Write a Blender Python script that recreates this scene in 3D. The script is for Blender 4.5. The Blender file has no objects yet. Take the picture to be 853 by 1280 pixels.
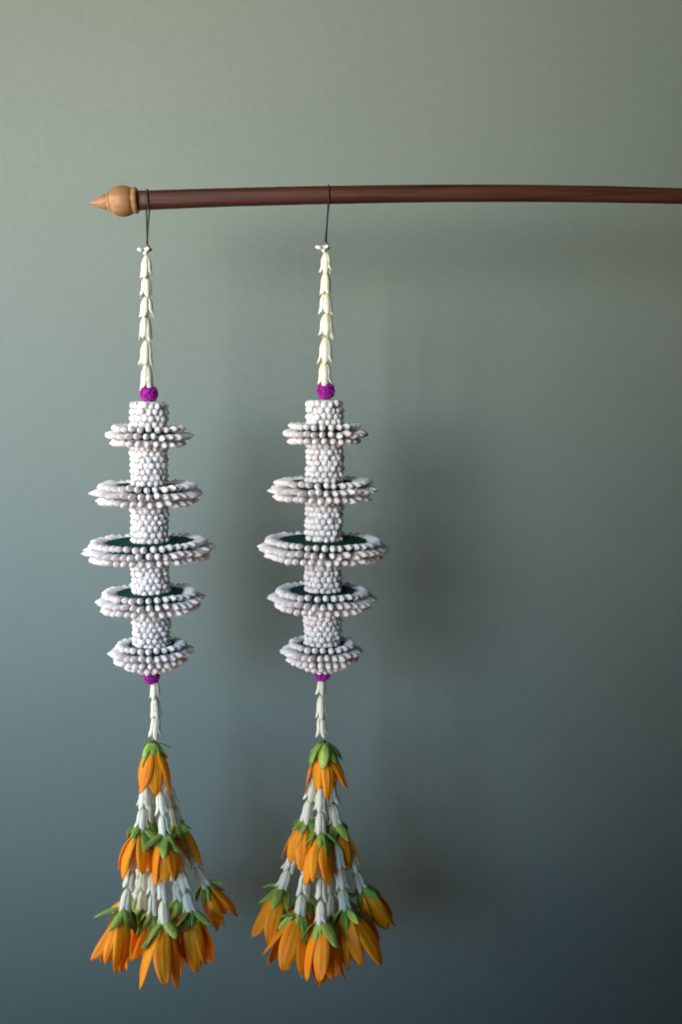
import bpy, bmesh, math, random
from mathutils import Matrix, Vector

random.seed(11)
R = math.radians
sc = bpy.context.scene
col = sc.collection

# ------------------------------------------------------------------ camera
F = 1400.0                 # focal length in photo pixels (photo is 853 x 1280)
U = 0.00065                # metres per photo pixel on the plane the mobiles hang in
D = F * U                  # camera to that plane
ZC = 1.45
PITCH = R(6.5)
WALL_Y = 0.17
cam_d = bpy.data.cameras.new('camera')
cam = bpy.data.objects.new('camera', cam_d)
col.objects.link(cam)
cam.location = (0, -D, ZC)
cam.rotation_euler = (R(90) - PITCH, 0, 0)
cam_d.sensor_fit = 'VERTICAL'
cam_d.sensor_height = 36.0
cam_d.sensor_width = 24.0
cam_d.lens = 36.0 * F / 1280.0
cam_d.clip_start = 0.01
cam_d.clip_end = 50
cam_d.dof.use_dof = True
cam_d.dof.focus_distance = D - 0.02
cam_d.dof.aperture_fstop = 6.3
sc.camera = cam

# ------------------------------------------------------------------ world, lamps, exposure
world = bpy.data.worlds.new('World')
sc.world = world
world.use_nodes = True
bg = world.node_tree.nodes['Background']
bg.inputs['Color'].default_value = (0.8, 1.0, 1.1, 1)
bg.inputs['Strength'].default_value = 0.024

def aim(o, target):
    o.rotation_euler = (Vector(target) - o.location).to_track_quat('-Z', 'Y').to_euler()

def area(name, loc, target, energy, color, sx, sy, spread=180):
    d = bpy.data.lights.new(name, 'AREA')
    d.energy = energy; d.color = color; d.shape = 'RECTANGLE'
    d.size = sx; d.size_y = sy; d.spread = R(spread)
    o = bpy.data.objects.new(name, d); col.objects.link(o)
    o.location = loc; aim(o, target)
    return o

# daylight from a big window on the left, split into warm and blue beams,
# each aimed at its own height to shape the wall's gradient
# (nine panes; the soft shadows come from their spread)
for row in (-.32, 0, .32):
    for side in (-.5, 0, .5):
        pane = (-1.75 + .87 * side, -2.6 - .49 * side, 2.0 + row)
        area('window_light_top', pane, (.10, WALL_Y, 1.90), 1.86 / 9, (1, .975, .844), .75, .75, 26)
        area('window_light_middle', pane, (-.32, WALL_Y, 1.62), 1.29 / 9, (1, .69, .37), .75, .75, 20)
        area('window_light_low', pane, (-.36, WALL_Y, 1.28), 1.31 / 9, (.16, .571, 1), .75, .75, 20)
area('side_light', (-1.0, -.15, 1.44), (0, 0, 1.40), 5.5, (1, .89, .78), .5, .8)  # added fill raking in from the left to brighten the flowers
# added warm fill from below, lifts the red of the orange petals
area('warm_low_fill', (-.45, -.45, .55), (-.08, -.10, 1.12), .12, (1, .55, .34), .3, .3, 60)

sc.view_settings.view_transform = 'Standard'
sc.view_settings.look = 'None'
sc.view_settings.exposure = 0.85
sc.view_settings.gamma = 1
sc.view_settings.use_curve_mapping = False
sc.cycles.filter_width = 2.0

# ------------------------------------------------------------------ helpers
def P(px, py, y=0.0):
    """photo pixel + depth behind the hanging plane -> world point"""
    a = PITCH
    xc, yc = (px - 426.5) / F, (640 - py) / F
    ry = math.cos(a) + yc * math.sin(a)
    rz = -math.sin(a) + yc * math.cos(a)
    t = (y + D) / ry
    return Vector((xc * t, y, ZC + rz * t))

def mesh(name, verts, faces, smooth=True):
    me = bpy.data.meshes.new(name)
    me.from_pydata([tuple(v) for v in verts], [], faces)
    me.polygons.foreach_set('use_smooth', [smooth] * len(me.polygons))
    me.update()
    return me

WM = {}
def add(name, me, mat, parent=None, M=Matrix.Identity(4), kind=None):
    o = bpy.data.objects.new(name, me)
    col.objects.link(o)
    if me is not None and mat is not None and len(me.materials) == 0:
        me.materials.append(mat)
    M = M.copy()
    WM[o.name] = M
    if parent is not None:
        o.parent = parent
        o.matrix_basis = WM[parent.name].inverted() @ M
    else:
        o.matrix_basis = M
    if kind: o['kind'] = kind
    return o

def frame(loc, zdir, spin=0.0):
    """matrix with local +Z along zdir at loc"""
    q = Vector(zdir).normalized().to_track_quat('Z', 'Y')
    return Matrix.Translation(loc) @ q.to_matrix().to_4x4() @ Matrix.Rotation(spin, 4, 'Z')

def lathe(profile, seg, lobes=None):
    """profile [(z, r)] -> verts, faces (closed at both ends)"""
    v, f = [], []
    n = len(profile)
    for z, r in profile:
        for i in range(seg):
            a = 2 * math.pi * i / seg
            v.append((r * math.cos(a), r * math.sin(a), z))
    for k in range(n - 1):
        for i in range(seg):
            j = (i + 1) % seg
            f.append((k * seg + i, k * seg + j, (k + 1) * seg + j, (k + 1) * seg + i))
    f.append(tuple(reversed(range(seg))))
    f.append(tuple(range((n - 1) * seg, n * seg)))
    return v, f

def tube(path, radius, seg=8, closed=False):
    v, f = [], []
    n = len(path)
    prev = None
    for k, p in enumerate(path):
        p = Vector(p)
        a = Vector(path[(k - 1) % n] if (k or closed) else path[0])
        b = Vector(path[(k + 1) % n] if (k < n - 1 or closed) else path[-1])
        t = (b - a).normalized()
        if prev is None:
            u = t.orthogonal().normalized()
        else:
            u = (prev - t * prev.dot(t)).normalized()
        prev = u
        w = t.cross(u)
        r = radius(k / (n - 1)) if callable(radius) else radius
        for i in range(seg):
            ang = 2 * math.pi * i / seg
            v.append(p + (u * math.cos(ang) + w * math.sin(ang)) * r)
    for k in range(n if closed else n - 1):
        k2 = (k + 1) % n
        for i in range(seg):
            j = (i + 1) % seg
            f.append((k * seg + i, k * seg + j, k2 * seg + j, k2 * seg + i))
    if not closed:
        f.append(tuple(reversed(range(seg))))
        f.append(tuple(range((n - 1) * seg, n * seg)))
    return v, f

class MB:
    def __init__(self): self.v, self.f = [], []
    def put(self, vf, M=None):
        v, f = vf
        o = len(self.v)
        for p in v:
            self.v.append(M @ Vector(p) if M is not None else Vector(p))
        for q in f: self.f.append(tuple(i + o for i in q))
    def mesh(self, name, smooth=True): return mesh(name, self.v, self.f, smooth)

# ------------------------------------------------------------------ materials
def mat_base(name):
    m = bpy.data.materials.new(name); m.use_nodes = True
    nt = m.node_tree
    return m, nt, nt.nodes['Principled BSDF'], nt.nodes['Material Output']

def N(nt, kind, **kw):
    n = nt.nodes.new(kind)
    for k, v in kw.items():
        if hasattr(n, k): setattr(n, k, v)
    return n

def surf(name, c1, c2, scale, rough=0.5, stretch=(1, 1, 1), rnd=0.0, bump=0.0, bscale=None,
         transl=0.0, spec=0.3, detail=4.0, sheen=0.0, sss=0.0):
    """two-tone noise, per-object value shift, bump, optional translucency"""
    m, nt, b, out = mat_base(name)
    L = nt.links
    tc = N(nt, 'ShaderNodeTexCoord')
    mp = N(nt, 'ShaderNodeMapping'); mp.inputs['Scale'].default_value = stretch
    L.new(tc.outputs['Object'], mp.inputs['Vector'])
    oi = N(nt, 'ShaderNodeObjectInfo')
    ofs = N(nt, 'ShaderNodeVectorMath', operation='ADD')
    mul = N(nt, 'ShaderNodeMath', operation='MULTIPLY'); mul.inputs[1].default_value = 37.0
    L.new(oi.outputs['Random'], mul.inputs[0])
    L.new(mp.outputs[0], ofs.inputs[0]); L.new(mul.outputs[0], ofs.inputs[1])
    no = N(nt, 'ShaderNodeTexNoise')
    no.inputs['Scale'].default_value = scale; no.inputs['Detail'].default_value = detail
    L.new(ofs.outputs[0], no.inputs['Vector'])
    rp = N(nt, 'ShaderNodeValToRGB')
    rp.color_ramp.elements[0].position = 0.3; rp.color_ramp.elements[1].position = 0.7
    rp.color_ramp.elements[0].color = (*c1, 1); rp.color_ramp.elements[1].color = (*c2, 1)
    L.new(no.outputs['Fac'], rp.inputs[0])
    hs = N(nt, 'ShaderNodeHueSaturation')
    mr = N(nt, 'ShaderNodeMapRange')
    mr.inputs['To Min'].default_value = 1 - rnd; mr.inputs['To Max'].default_value = 1 + rnd
    L.new(oi.outputs['Random'], mr.inputs['Value'])
    L.new(mr.outputs[0], hs.inputs['Value'])
    mr2 = N(nt, 'ShaderNodeMapRange')
    mr2.inputs['To Min'].default_value = 0.5 - 0.05 * rnd; mr2.inputs['To Max'].default_value = 0.5 + 0.05 * rnd
    fr = N(nt, 'ShaderNodeMath', operation='FRACT'); L.new(mul.outputs[0], fr.inputs[0])
    L.new(fr.outputs[0], mr2.inputs['Value']); L.new(mr2.outputs[0], hs.inputs['Hue'])
    L.new(rp.outputs[0], hs.inputs['Color'])
    L.new(hs.outputs[0], b.inputs['Base Color'])
    b.inputs['Roughness'].default_value = rough
    b.inputs['Specular IOR Level'].default_value = spec
    if sheen: b.inputs['Sheen Weight'].default_value = sheen
    if sss:
        b.inputs['Subsurface Weight'].default_value = sss
        b.inputs['Subsurface Radius'].default_value = (0.003, 0.002, 0.0015)
        b.inputs['Subsurface Scale'].default_value = 1.0
    if bump:
        nb = N(nt, 'ShaderNodeTexNoise'); nb.inputs['Scale'].default_value = bscale or scale
        nb.inputs['Detail'].default_value = 3
        L.new(ofs.outputs[0], nb.inputs['Vector'])
        bp = N(nt, 'ShaderNodeBump'); bp.inputs['Strength'].default_value = 1.0
        bp.inputs['Distance'].default_value = bump
        L.new(nb.outputs['Fac'], bp.inputs['Height'])
        L.new(bp.outputs[0], b.inputs['Normal'])
    if transl:
        tr = N(nt, 'ShaderNodeBsdfTranslucent'); L.new(hs.outputs[0], tr.inputs['Color'])
        mx = N(nt, 'ShaderNodeMixShader'); mx.inputs[0].default_value = transl
        L.new(b.outputs[0], mx.inputs[1]); L.new(tr.outputs[0], mx.inputs[2])
        L.new(mx.outputs[0], out.inputs['Surface'])
    return m

M_wall = surf('wall_paint', (.129, .166, .153), (.138, .174, .161), 4.0, rough=.62, bump=.0004, bscale=90, spec=.25, detail=8)
M_rod = surf('dark_red_wood', (.024, .006, .0035), (.070, .020, .010), 420, rough=.5, stretch=(.035, 1, 1), bump=.00025, bscale=600, spec=.28, detail=7)
M_pale = surf('pale_turned_wood', (.20, .092, .035), (.37, .20, .09), 300, rough=.45, stretch=(1, 1, .10), bump=.00012, detail=6, spec=.35)
M_cord = surf('black_cord', (.010, .010, .011), (.022, .022, .024), 900, rough=.8)
M_bud = surf('white_bud', (.68, .64, .64), (.79, .755, .76), 330, rough=.48, rnd=.06, spec=.35, sss=.25)
M_jas = surf('jasmine_white', (.80, .79, .65), (.86, .85, .745), 120, rough=.5, rnd=.04, transl=.15, spec=.3)
def tint_along_z(m, z0, z1, colour):
    # towards z0 the flower itself is greener (where it joins its stem)
    nt = m.node_tree
    hs = next(n for n in nt.nodes if n.type == 'HUE_SAT')
    tc = next(n for n in nt.nodes if n.type == 'TEX_COORD')
    sp = nt.nodes.new('ShaderNodeSeparateXYZ'); nt.links.new(tc.outputs['Object'], sp.inputs[0])
    mr = nt.nodes.new('ShaderNodeMapRange')
    mr.inputs['From Min'].default_value = z1; mr.inputs['From Max'].default_value = z0
    nt.links.new(sp.outputs['Z'], mr.inputs['Value'])
    mx = nt.nodes.new('ShaderNodeMixRGB'); mx.inputs['Color2'].default_value = (*colour, 1)
    nt.links.new(mr.outputs[0], mx.inputs['Fac'])
    for l in list(hs.outputs[0].links):
        to = l.to_socket
        nt.links.new(mx.outputs[0], to)
    nt.links.new(hs.outputs[0], mx.inputs['Color1'])
tint_along_z(M_jas, .6, -1.3, (.66, .70, .40))
M_cal = surf('calyx_green', (.10, .13, .03), (.16, .17, .05), 300, rough=.6)
M_felt = surf('dark_green_felt', (.006, .052, .044), (.011, .078, .064), 500, rough=.95, bump=.0003, bscale=1500, spec=.05)
M_mag = surf('magenta_blossom', (.18, .005, .15), (.38, .015, .33), 500, rough=.7, bump=.0006, bscale=700, spec=.2)
M_pet = surf('orange_petal', (.985, .30, .005), (.99, .47, .017), 11, rough=.5, stretch=(1, 1, .08), rnd=.09, bump=.0005, bscale=20, transl=.30, spec=.25)
M_leaf = surf('green_sepal', (.20, .35, .035), (.44, .62, .15), 9, rough=.65, stretch=(1, 1, .25), rnd=.30, bump=.0006, bscale=20, transl=.2, spec=.3)
M_stem = surf('green_stem', (.05, .10, .02), (.09, .15, .03), 300, rough=.6)
M_thread = surf('pale_thread', (.5, .5, .42), (.6, .6, .5), 800, rough=.8)

# ------------------------------------------------------------------ setting: the wall behind
def build_wall():
    v, f = [], []
    nx, nz = 24, 20
    for k in range(nz + 1):
        for i in range(nx + 1):
            v.append((-1.5 + 3.0 * i / nx, WALL_Y, 2.6 * k / nz))
    for k in range(nz):
        for i in range(nx):
            a = k * (nx + 1) + i
            f.append((a, a + 1, a + nx + 2, a + nx + 1))
    n = len(v)       # a real slab: back and rim
    v += [(-1.5, WALL_Y + .1, 0), (1.5, WALL_Y + .1, 0), (1.5, WALL_Y + .1, 2.6), (-1.5, WALL_Y + .1, 2.6)]
    f.append((n + 3, n + 2, n + 1, n))
    o = add('wall', mesh('wall', v, f), M_wall, kind='structure')
    o['label'] = 'sage green painted wall behind the hanging flowers'
    o['category'] = 'wall'
build_wall()

# ------------------------------------------------------------------ the carrying rod
ROD = [(170, 251.0, 11.6), (230, 248.6, 11.2), (300, 246.3, 10.9), (410, 243.8, 10.7), (540, 241.8, 10.4),
       (640, 241.6, 10.2), (740, 242.6, 9.8), (853, 245.2, 9.3), (930, 248.0, 9.1), (1010, 251.5, 9.0)]
def rod_at(px):
    for (a, ya, ra), (b, yb, rb) in zip(ROD, ROD[1:]):
        if a <= px <= b:
            t = (px - a) / (b - a)
            return ya + (yb - ya) * t, (ra + (rb - ra) * t) * U
    return ROD[0][1], ROD[0][2] * U

def smooth_rod(px):
    s = w = 0; sr = 0
    for d in range(-40, 41, 8):
        q = min(max(px + d, 170), 1010)
        y, r = rod_at(q); k = 1 - abs(d) / 48
        s += y * k; sr += r * k; w += k
    return s / w, sr / w

def build_rod():
    base = P(590, 241.5)
    M0 = Matrix.Translation(base)
    seg, n = 20, 56
    v, f = [], []
    for k in range(n + 1):
        px = 170 + (1010 - 170) * k / n
        y, r = smooth_rod(px)
        c = P(px, y) - base
        for i in range(seg):
            a = 2 * math.pi * i / seg
            # softly squared section, deeper than a circle would be at its corners
            ca, sa = math.cos(a), math.sin(a)
            e = 0.72
            x2 = math.copysign(abs(ca) ** e, ca) * r * .86
            z2 = math.copysign(abs(sa) ** e, sa) * r
            v.append((c.x, c.y + x2, c.z + z2))
    for k in range(n):
        for i in range(seg):
            j = (i + 1) % seg
            f.append((k * seg + i, (k + 1) * seg + i, (k + 1) * seg + j, k * seg + j))
    f.append(tuple(range(seg))); f.append(tuple(reversed(range(n * seg, (n + 1) * seg))))
    rod = add('carrying_rod', mesh('carrying_rod', v, f), M_rod, None, M0)
    rod['label'] = 'bowed dark red-brown wooden rod with pale turned finial, carrying both flower mobiles'
    rod['category'] = 'rod'
    # finials: axis pointing outwards
    ball_p = [(-13, 9), (-14.5, 12), (-13, 15.5), (-9, 18.2), (-4, 19.3), (0, 19.6), (4, 19.2), (8, 18), (12, 15.3), (14.4, 12), (15, 8)]
    ring_p = [(-4, 10), (-4, 14.5), (-2.8, 16.2), (-1, 16.8), (1, 16.6), (2.8, 15.6), (4, 13), (4, 9)]
    tip_p = [(0, 12.4), (2.2, 12.6), (3.4, 11.6), (4, 9.6), (6, 9.8), (10, 9.0), (15, 6.6), (20, 3.9), (24, 2.0), (26.5, .6)]
    sc_ = lambda pr: [(z * U, r * .95 * U) for z, r in pr]
    for px, yy, sgn in ((153, 251.4, -1), (1027, 252.2, 1)):
        c = P(px, yy)
        zd = Vector((sgn, 0, -.055))
        fin = add('finial', mesh('finial', *lathe(sc_(ball_p), 28)), M_pale, rod, frame(c, zd))
        fin['label'] = 'pale turned wooden finial on the rod end'
        c2 = c - zd.normalized() * 15.5 * U
        add('collar', mesh('collar', *lathe(sc_(ring_p), 28)), M_pale, fin, frame(c2, zd))
        c3 = c + zd.normalized() * 13.2 * U
        add('tip', mesh('tip', *lathe(sc_(tip_p), 24)), M_pale, fin, frame(c3, zd))
build_rod()

def build_bracket():
    # support of the rod on the wall, just beyond the picture's edge
    px = 990
    y, r = smooth_rod(px)
    c = P(px, y)
    root = add('wall_hook', None, None, None, Matrix.Translation((c.x, WALL_Y, c.z)))
    root['label'] = 'dark metal hook on the wall holding up the wooden rod'
    root['category'] = 'hook'
    v, f = lathe([(0, .016), (.003, .016), (.005, .013), (.006, .006)], 20)
    M = Matrix.Translation((c.x, WALL_Y - .0005, c.z - .010)) @ Matrix.Rotation(R(90), 4, 'X')
    add('wall_plate', mesh('wall_plate', v, f), M_cord, root, M)
    rr = r + .0022
    pts = [Vector((c.x, WALL_Y - .002, c.z - .010))]
    pts.append(Vector((c.x, .06, c.z - rr)))
    for a in range(-90, 40, 14):
        pts.append(Vector((c.x, -math.cos(R(a)) * rr * .9, c.z + math.sin(R(a)) * rr)))
    v, f = tube(pts, .0024, 8)
    add('arm', mesh('arm', v, f), M_cord, root, Matrix.Identity(4))
build_bracket()

# ------------------------------------------------------------------ flower part meshes (shared)
def bud_vf(length, rad, seg=8):
    pr = [(0, .45), (.30, .60), (.54, .92), (.70, 1.0), (.86, .68), (1.0, .06)]
    return lathe([(t * length, q * rad) for t, q in pr], seg)

def jasmine_mesh(w, h, seed):
    """bell of five blunt petals, narrow above, curling out below; hangs along local -Z from 0 to -h"""
    rnd = random.Random(seed)
    mb = MB()
    npet = 5
    for p in range(npet):
        ph = 2 * math.pi * p / npet + rnd.uniform(-.2, .2)
        hh = h * rnd.uniform(.86, 1.06)
        flare = rnd.uniform(.5, 1.5)
        nt_, ns = 9, 5
        outer, inner = [], []
        for k in range(nt_ + 1):
            t = k / nt_
            rad = w * (.34 + .46 * math.sin(min(1, t * 2.2) * math.pi / 2) + .95 * max(0, t - .70) * flare)
            half = w * (.22 + .26 * math.sin(math.pi / 2 * min(1, t * 1.6)) - .10 * max(0, t - .45)) * (1 if t < .80 else math.sqrt(max(.06, 1 - ((t - .80) / .21) ** 2)))
            for s in range(ns):
                x = -1 + 2 * s / (ns - 1)
                lx = x * half
                ly = rad - (x * x) * half * .50
                outer.append((lx, ly, -t * hh - (0 if t < .86 else 0)))
                inner.append((lx * .94, ly - w * .075, -t * hh * .995))
        n = len(outer)
        f = []
        for k in range(nt_):
            for s in range(ns - 1):
                a = k * ns + s
                f.append((a, a + ns, a + ns + 1, a + 1))
                f.append((n + a, n + a + 1, n + a + ns + 1, n + a + ns))
        rim = [k * ns for k in range(nt_ + 1)] + [nt_ * ns + s for s in range(1, ns)] + \
              [k * ns + ns - 1 for k in range(nt_ - 1, -1, -1)] + [s for s in range(ns - 2, 0, -1)]
        for a, b in zip(rim, rim[1:] + rim[:1]):
            f.append((b, a, n + a, n + b))
        mb.put((outer + inner, f), Matrix.Rotation(ph, 4, 'Z'))
    mb.put(lathe([(-h * .66, w * .30), (-h * .45, w * .52), (-h * .2, w * .44), (-h * .04, w * .28), (h * .02, w * .12)], 10))
    return mb.mesh('jasmine_flower')
JAS = [jasmine_mesh(1.0, 3.15, s) for s in range(9)]
for m_ in JAS: m_.materials.append(M_jas)
v_, f_ = lathe([(-.42, .10), (-.36, .24), (-.16, .34), (.06, .26), (.2, .12)], 8)
CAL = mesh('calyx', v_, f_); CAL.materials.append(M_cal)

def leafy_mesh(name, seed, L, W, cup, bulge, curl, tip, thick, nt_=9, ns=7, twist=0.0, fold=0.0, ridge=0.0):
    """cupped petal or sepal: tip along +Z, outside towards +Y, closed thin shell"""
    rnd = random.Random(seed)
    outer, inner = [], []
    sk = rnd.uniform(-.06, .06)
    wav = rnd.uniform(0, 6.28)
    for k in range(nt_ + 1):
        t = k / nt_
        wd = W * (math.sin(math.pi * min(1.0, (.10 + .90 * t) ** tip)) ** .62 + .02) if 0 < t < 1 else W * (.28 if t == 0 else .04)
        cz = t * L
        cy = bulge * math.sin(math.pi * t * .95) + curl * t * t * L
        cx = sk * L * math.sin(math.pi * t)
        tw = twist * t
        for s in range(ns):
            x = -1 + 2 * s / (ns - 1)
            lx = x * wd
            ly = -cup * wd * x * x + .07 * W * math.sin(wav + 6 * t + 2.6 * x) * t + ridge * W * math.cos(3 * math.pi * x) * math.sin(math.pi * t) + fold * W * (1 - abs(x)) * .5
            qx = lx * math.cos(tw) - ly * math.sin(tw)
            qy = lx * math.sin(tw) + ly * math.cos(tw)
            outer.append((cx + qx, cy + qy, cz))
            inner.append((cx + qx * .97, cy + qy - thick, cz * .995))
    n = len(outer)
    f = []
    for k in range(nt_):
        for s in range(ns - 1):
            a = k * ns + s
            f.append((a, a + 1, a + ns + 1, a + ns))
            f.append((n + a, n + a + ns, n + a + ns + 1, n + a + 1))
    rim = [k * ns for k in range(nt_ + 1)] + [nt_ * ns + s for s in range(1, ns)] + \
          [k * ns + ns - 1 for k in range(nt_ - 1, -1, -1)] + [s for s in range(ns - 2, 0, -1)]
    for a, b in zip(rim, rim[1:] + rim[:1]):
        f.append((a, b, n + b, n + a))
    return mesh(name, outer + inner, f)

PET, SEP = [], []
for s in range(12):
    r_ = random.Random(100 + s)
    m_ = leafy_mesh('petal', s, 1.0, r_.uniform(.13, .185), r_.uniform(.15, .60), r_.uniform(.03, .11),
                    r_.uniform(-.14, .16), r_.uniform(.95, 1.25), .012, nt_=11, ns=13, twist=r_.uniform(-.5, .5), ridge=r_.uniform(.03, .08), fold=r_.uniform(-.25, .3))
    m_.materials.append(M_pet); PET.append(m_)
for s in range(9):
    r_ = random.Random(200 + s)
    m_ = leafy_mesh('sepal', 40 + s, 1.0, r_.uniform(.17, .27), r_.uniform(.2, .7), r_.uniform(.05, .12),
                    r_.uniform(-.30, .30), r_.uniform(.70, .95), .012, nt_=9, ns=7, twist=r_.uniform(-.4, .4), fold=r_.uniform(-.4, .3))
    m_.materials.append(M_leaf); SEP.append(m_)

# ------------------------------------------------------------------ the hanging mobiles
def jasmine(parent, a, b, w, rng):
    """one jasmine flower hanging from point a to point b"""
    d = (b - a)
    h = d.length
    M = frame(a, -d, rng.uniform(0, 6.28)) @ Matrix.Diagonal((w, w, h / 3.15, 1))
    o = add('jasmine_flower', rng.choice(JAS), None, parent, M)
    add('calyx', CAL, None, o, frame(b + d * .01, -d, 0) @ Matrix.Diagonal((w * .62, w * .62, w * .62, 1)))
    return o

def champak(parent, base, d, L, n, rng, spread=20, sep_len=.36, nsep=18, spin=None):
    """orange champak flower with a ruff of green sepals; d = hanging direction"""
    d = Vector(d).normalized()
    M0 = frame(base, d, rng.uniform(0, 6.28) if spin is None else spin)
    v, f = lathe([(-.06 * L, .05 * L), (0, .10 * L), (.12 * L, .13 * L), (.24 * L, .10 * L), (.34 * L, .03 * L)], 10)
    fl = add('champak_flower', mesh('champak_flower', v, f), M_stem, parent, M0)
    n += 1
    for k in range(n):
        ph = 2 * math.pi * k / n + rng.uniform(-.25, .25)
        tilt = R(spread * rng.uniform(.30, 1.10))
        ll = L * rng.uniform(.86, 1.06)
        # petal outside is +Y: lean the tip outwards (towards +Y)
        M = M0 @ Matrix.Rotation(ph, 4, 'Z') @ Matrix.Translation((0, .115 * L, .08 * L)) @ \
            Matrix.Rotation(-tilt, 4, 'X') @ Matrix.Rotation(rng.uniform(-.25, .25), 4, 'Z') @ \
            Matrix.Diagonal((ll * rng.uniform(.92, 1.12), ll, ll, 1))
        add('petal', rng.choice(PET), None, fl, M)
    for k in range(nsep):
        ph = 2 * math.pi * (k + .5) / nsep + rng.uniform(-.25, .25)
        tilt = R(rng.uniform(2, 34) if k % 5 else rng.uniform(35, 70))
        ll = L * sep_len * rng.uniform(.50, 1.12)
        M = M0 @ Matrix.Rotation(ph, 4, 'Z') @ Matrix.Translation((0, .085 * L, -.02 * L)) @ \
            Matrix.Rotation(-tilt, 4, 'X') @ Matrix.Rotation(rng.uniform(-.3, .3), 4, 'Z') @ Matrix.Diagonal((ll, ll, ll, 1))
        add('sepal', rng.choice(SEP), None, fl, M)
    return fl

def amaranth(parent, c, rad, rng):
    mb = MB()
    mb.put(lathe([(-.9 * rad, .35 * rad), (-.6 * rad, .75 * rad), (0, .93 * rad), (.6 * rad, .75 * rad), (.9 * rad, .35 * rad)], 14))
    n = 130
    for i in range(n):
        z = 1 - 2 * (i + .5) / n
        a = i * 2.39996
        q = math.sqrt(1 - z * z)
        dd = Vector((q * math.cos(a), q * math.sin(a), z))
        dd = (dd + Vector((rng.uniform(-.2, .2), rng.uniform(-.2, .2), rng.uniform(-.2, .2)))).normalized()
        mb.put(lathe([(0, .10 * rad), (.12 * rad, .15 * rad), (.26 * rad * rng.uniform(.8, 1.2), .02 * rad)], 5), frame(dd * rad * .78, dd))
    return add('amaranth_blossom', mb.mesh('amaranth_blossom'), M_mag, parent, Matrix.Translation(c))

def column(parent, px0, y0, px1, y1, rad, rng):
    """bead-like buds set outwards in a honeycomb round a core"""
    a, b = P(px0, y0), P(px1, y1)
    d = (b - a); h = d.length
    M0 = frame(a, d)
    core = add('flower_column', mesh('flower_column', *lathe([(-.0005, rad * .76), (h, rad * .76)], 20)), M_bud, parent, M0)
    rows = max(2, round(h / (7.2 * U)))
    per = 17
    vf = bud_vf(9.5 * U, 4.5 * U, 7)
    mb = MB()
    for k in range(rows):
        z = (k + .5) * h / rows
        for i in range(per):
            an = 2 * math.pi * (i + .5 * (k % 2)) / per + rng.uniform(-.05, .05)
            dd = Vector((math.cos(an), math.sin(an), rng.uniform(-.12, .12)))
            M = frame(Vector((math.cos(an), math.sin(an), 0)) * rad * .63 + Vector((0, 0, z + rng.uniform(-.8, .8) * U)), dd)
            mb.put(vf, M @ Matrix.Diagonal((rng.uniform(.85, 1.08), rng.uniform(.85, 1.08), rng.uniform(.85, 1.15), 1)))
    add('column_buds', mb.mesh('column_buds'), M_bud, core, M0, kind='stuff')
    return core

BUDM = {}
def tier(parent, px, py, Rout, Rfelt, count, rows, tilt, rng, half):
    """felt disc with rows of buds pointing outwards; rows = [(z, tip radius, lean)] in photo pixels"""
    c = P(px, py)
    M0 = Matrix.Translation(c) @ Matrix.Rotation(R(tilt), 4, 'Y')
    rf = Rfelt * U
    top = 7.2 * U
    v, f = lathe([(-top, rf * .92), (-top * .6, rf), (top * .8, rf), (top, rf * .98)], 48)
    disc = add('flower_tier', mesh('flower_tier', v, f, False), M_felt, parent, M0)
    rest = MB()
    for (z, tip, lean) in rows:
        ln = (tip - Rfelt + 5) * U if tip > Rfelt + 8 else 13 * U
        key = round(ln / U)
        if key not in BUDM:
            BUDM[key] = mesh('flower_bud', *bud_vf(key * U, 4.35 * U)); BUDM[key].materials.append(M_bud)
        per = max(8, round(count * tip / Rout))
        off = rng.random()
        for i in range(per):
            an = 2 * math.pi * (i + off) / per + rng.uniform(-.02, .02)
            ca, sa = math.cos(an), math.sin(an)
            b0 = Vector((ca, sa, 0)) * (tip * U - ln) + Vector((0, 0, (z + rng.uniform(-.45, .45)) * U))
            dd = Vector((ca, sa, math.tan(R(lean + rng.uniform(-4, 4)))))
            g_ = rng.uniform(.92, 1.06)
            M = frame(b0, dd) @ Matrix.Diagonal((g_, g_, rng.uniform(.93, 1.07), 1))
            if sa < half:      # faces the room: told apart one by one
                add('flower_bud', BUDM[key], None, disc, M0 @ M)
            else:
                rest.put(bud_vf(key * U, 4.35 * U), M)
    add('rear_buds', rest.mesh('rear_buds'), M_bud, disc, M0, kind='stuff')
    return disc

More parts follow.
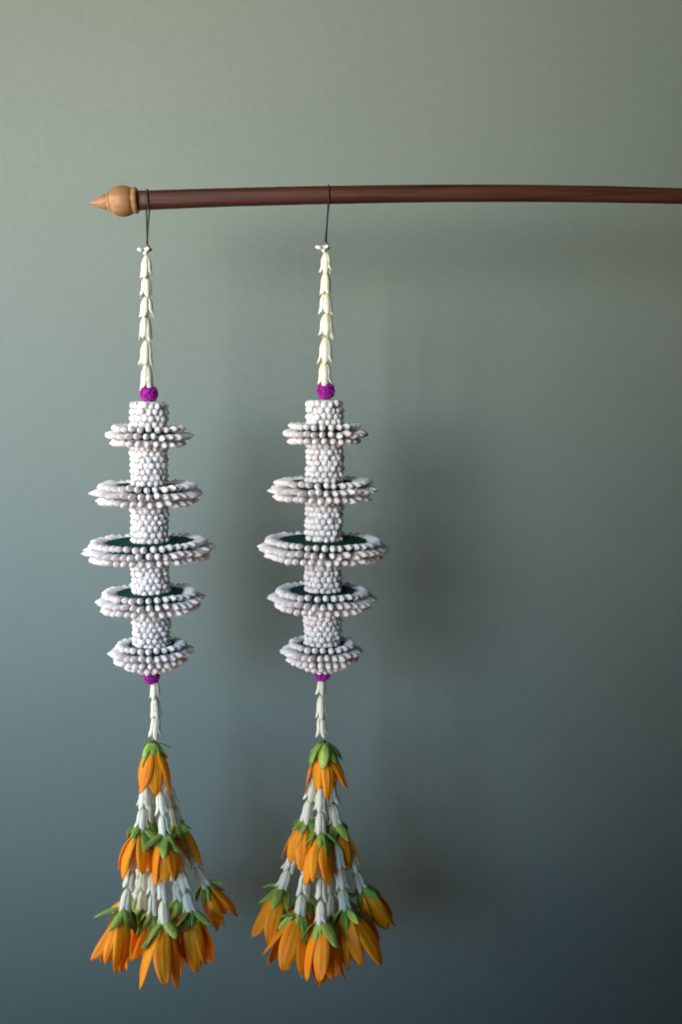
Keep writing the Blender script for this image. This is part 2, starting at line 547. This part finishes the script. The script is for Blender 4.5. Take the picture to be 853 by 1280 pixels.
def mobile(label, spec, seed):
    rng = random.Random(seed)
    hx = spec['hang']
    ry, rr = smooth_rod(hx)
    hp = P(hx, ry)
    root = add('flower_mobile', None, None, None, Matrix.Translation(hp))
    root['label'] = label
    root['category'] = 'flower mobile'
    root['group'] = 'flower mobiles hanging from the rod'
    I = Matrix.Identity(4)
    # cord: a loop round the rod whose two ends run down to the first blossom
    mb = MB()
    q = 1.06 * rr
    sx, sy = spec['star']
    star = P(sx, sy)
    loop = []
    for a in range(-60, 241, 15):
        e = .72
        ca, sa = math.cos(R(a)), math.sin(R(a))
        loop.append(hp + Vector((spec['slant'] * U * (a - 90) / 150, math.copysign(abs(ca) ** e, ca) * q * .92, math.copysign(abs(sa) ** e, sa) * q * 1.02)))
    path = [star + Vector((.0012, 0, .004)), star.lerp(loop[0], .55) + Vector((.0004, 0, 0))] + loop + [star.lerp(loop[-1], .55), star + Vector((.0006, 0, .004))]
    mb.put(tube(path, 1.0 * U, 6))
    add('hanging_cord', mb.mesh('hanging_cord'), M_cord, root, I)
    # small open blossom knotted at the top
    mb = MB()
    for k in range(5):
        dd = Vector((math.cos(k * 1.257 + .4), math.sin(k * 1.257 + .4) * .8, .25 - .2 * (k % 2)))
        mb.put(bud_vf(10 * U, 2.5 * U, 6), frame(star + Vector((-2 * U, 0, -1.5 * U)), dd))
    mb.put(bud_vf(9 * U, 3.0 * U, 6), frame(star + Vector((-1 * U, 0, 2 * U)), (0, 0, -1)))
    add('open_blossom', mb.mesh('open_blossom'), M_bud, root, I)
    add('knot', mesh('knot', *lathe([(-4.5 * U, 1.2 * U), (-2 * U, 2.8 * U), (2 * U, 2.6 * U), (5 * U, 1.0 * U)], 8)), M_stem, root, Matrix.Translation(star + Vector((3 * U, -2 * U, .8 * U))))
    add('thread', mesh('thread', *tube([star, P(*spec['ball1'])], .8 * U, 6)), M_thread, root, I)
    for (x, y0, y1, w) in spec['top']:
        jasmine(root, P(x, y0 - 1), P(x - .3, y1 + 1.5), w * 1.14 * U, rng)
    amaranth(root, P(*spec['ball1']), 11.6 * U, rng)
    for seg in spec['cols']:
        column(root, *seg, 24 * U, rng)
    T = spec['tiers']
    for k, (x, y, ro, rfe, cnt, tl) in enumerate(T):
        rows = [(5.5, ro - 8, 3), (-2.5, ro, 0), (-10.5, ro - 7, -5)]
        if k == 4:
            rows = [(5.5, ro - 9, 5), (-2.5, ro, 0), (-10.5, ro - 6, -8), (-16, ro - 18, -28), (-19.5, ro - 31, -48)]
        tier(root, x, y, ro, rfe, cnt, rows, tl, rng, .30)
    amaranth(root, P(*spec['ball2']), 10.5 * U, rng)
    add('thread', mesh('thread', *tube([P(*spec['ball2']), P(*spec['A'][0][:2])], .8 * U, 6)), M_thread, root, I)
    for (x0, y0, x1, y1, w) in spec['low']:
        jasmine(root, P(x0, y0), P(x1, y1), w * U, rng)
    # tassel of champak flowers: A one, B a ring, C a wider ring
    for key in 'ABC':
        for fl in spec[key]:
            x, y, dep, dx, dy, dd, L, n = fl[:8]
            base = P(x, y, dep * U)
            champak(root, base, Vector((dx, dd, -dy)), L * (.96 if key == 'C' else 1) * U, n, rng, spread=fl[8] * (.85 if key == 'C' else 1), sep_len=.50 if key != 'A' else .52)
            if key == 'A': continue
            x0, y0, z0 = spec[key + '0']
            src = P(x0 + (x - x0) * .58, y0, (z0 + (dep - z0) * .6) * U)
            v = base - src
            add('thread', mesh('thread', *tube([src, base], .7 * U, 5)), M_thread, root, I)
            nj = 2 if key == 'B' else 3
            hl = 30 * U
            v = v.normalized()
            for j in range(nj):
                b = base - v * (j * hl * .97 - 4 * U)
                jasmine(root, b - v * hl, b, 9.2 * U, rng)
    return root

LEFT = dict(
    hang=185, slant=3.0, star=(183, 312), ball1=(186.5, 492), ball2=(190, 845.5),
    top=[(183.5, 321, 346, 7.2), (183.5, 346, 371, 7.4), (184, 372, 395, 8.6), (182.5, 396, 425, 8.2), (183.5, 427, 456, 8.4), (184, 457, 487, 8.4)],
    low=[(194, 851, 194, 872, 7.6), (194, 871, 195, 897, 8.0), (196, 893, 193, 922, 8.4)],
    cols=[(186, 503, 186, 535), (186, 548, 187, 607), (187, 618, 188, 678), (188, 690, 189, 742), (189, 752, 190, 808)],
    tiers=[(186.5, 542, 55, 34, 28, 1.0), (185, 613.5, 71, 42, 37, .6), (187, 684, 83, 59, 45, -.8), (188.5, 747, 70, 46.5, 37, -.8), (189.5, 812, 54, 34, 29, -.8)],
    A=[(191, 929, 0, 0, 1, -.12, 63, 6, 21)],
    A0=(190, 900, 0),
    B0=(191, 978, 0),
    B=[(177, 1034, -14, -.16, 1, -.25, 60, 5, 13), (206, 1042, -22, .02, 1, -.25, 60, 5, 13),
       (222, 1028, 8, .22, 1, .10, 58, 5, 14), (186, 1026, 20, -.05, 1, .3, 56, 4, 14)],
    C0=(192, 1050, 0),
    C=[(156, 1136, -26, -.22, 1, -.30, 74, 6, 17), (178, 1136, 12, -.12, 1, .1, 66, 5, 17), (206, 1152, -44, .02, 1, -.30, 74, 6, 15),
       (238, 1138, -22, .14, 1, -.15, 74, 5, 14), (256, 1104, 14, .48, 1, .1, 64, 5, 17),
       (224, 1122, 30, .12, 1, .3, 70, 5, 18), (172, 1118, 36, -.35, 1, .4, 66, 5, 20), (192, 1140, 0, -.02, 1, .0, 66, 5, 22)])
RIGHT = dict(
    hang=411, slant=0.6, star=(406, 309), ball1=(407.5, 488), ball2=(403.5, 842),
    top=[(408, 317, 341, 7.2), (407.5, 341, 367, 7.2), (408, 367, 392, 8.8), (409, 393, 422, 9.2), (408, 423, 453, 9.0), (406.5, 453, 483, 8.6)],
    low=[(403, 847, 401, 869, 7.6), (402, 869, 402, 896, 8.0), (402, 893, 403, 920, 8.4)],
    cols=[(406, 501, 406, 532), (406, 546, 406, 603), (405.5, 616, 405, 676), (404.5, 689, 404, 740), (403.5, 752, 403, 806)],
    tiers=[(406, 539, 54, 34, 28, 0.2), (404, 609, 70, 42, 37, .4), (405, 682, 83, 59, 45, 1.2), (403.5, 745, 69, 46, 37, .9), (403, 811, 53, 33, 29, .5)],
    A=[(404, 929, 0, .02, 1, -.12, 64, 5, 17)],
    A0=(403, 900, 0),
    B0=(403, 978, 0),
    B=[(383, 1024, -6, -.12, 1, -.05, 58, 5, 13), (401, 1040, -24, .0, 1, -.25, 62, 5, 14),
       (420, 1028, -2, .10, 1, .0, 58, 5, 12), (404, 1024, 20, .05, 1, .3, 56, 4, 14)],
    C0=(404, 1050, 0),
    C=[(353, 1109, 6, -.34, 1, .0, 66, 6, 15), (375, 1142, -28, -.28, 1, -.25, 74, 5, 17), (402, 1152, -44, .06, 1, -.30, 74, 6, 14),
       (432, 1136, -26, .36, 1, -.2, 76, 5, 17), (452, 1109, 6, .54, 1, .0, 66, 5, 18),
       (424, 1122, 30, .2, 1, .3, 68, 5, 18), (382, 1120, 32, -.2, 1, .3, 68, 5, 20), (416, 1142, -6, .12, 1, .0, 68, 5, 20)])

mobile('hanging flower mobile of white tiers and orange flowers next to the rod finial', LEFT, 3)
mobile('hanging flower mobile of white tiers and orange flowers farther in from the finial', RIGHT, 8)
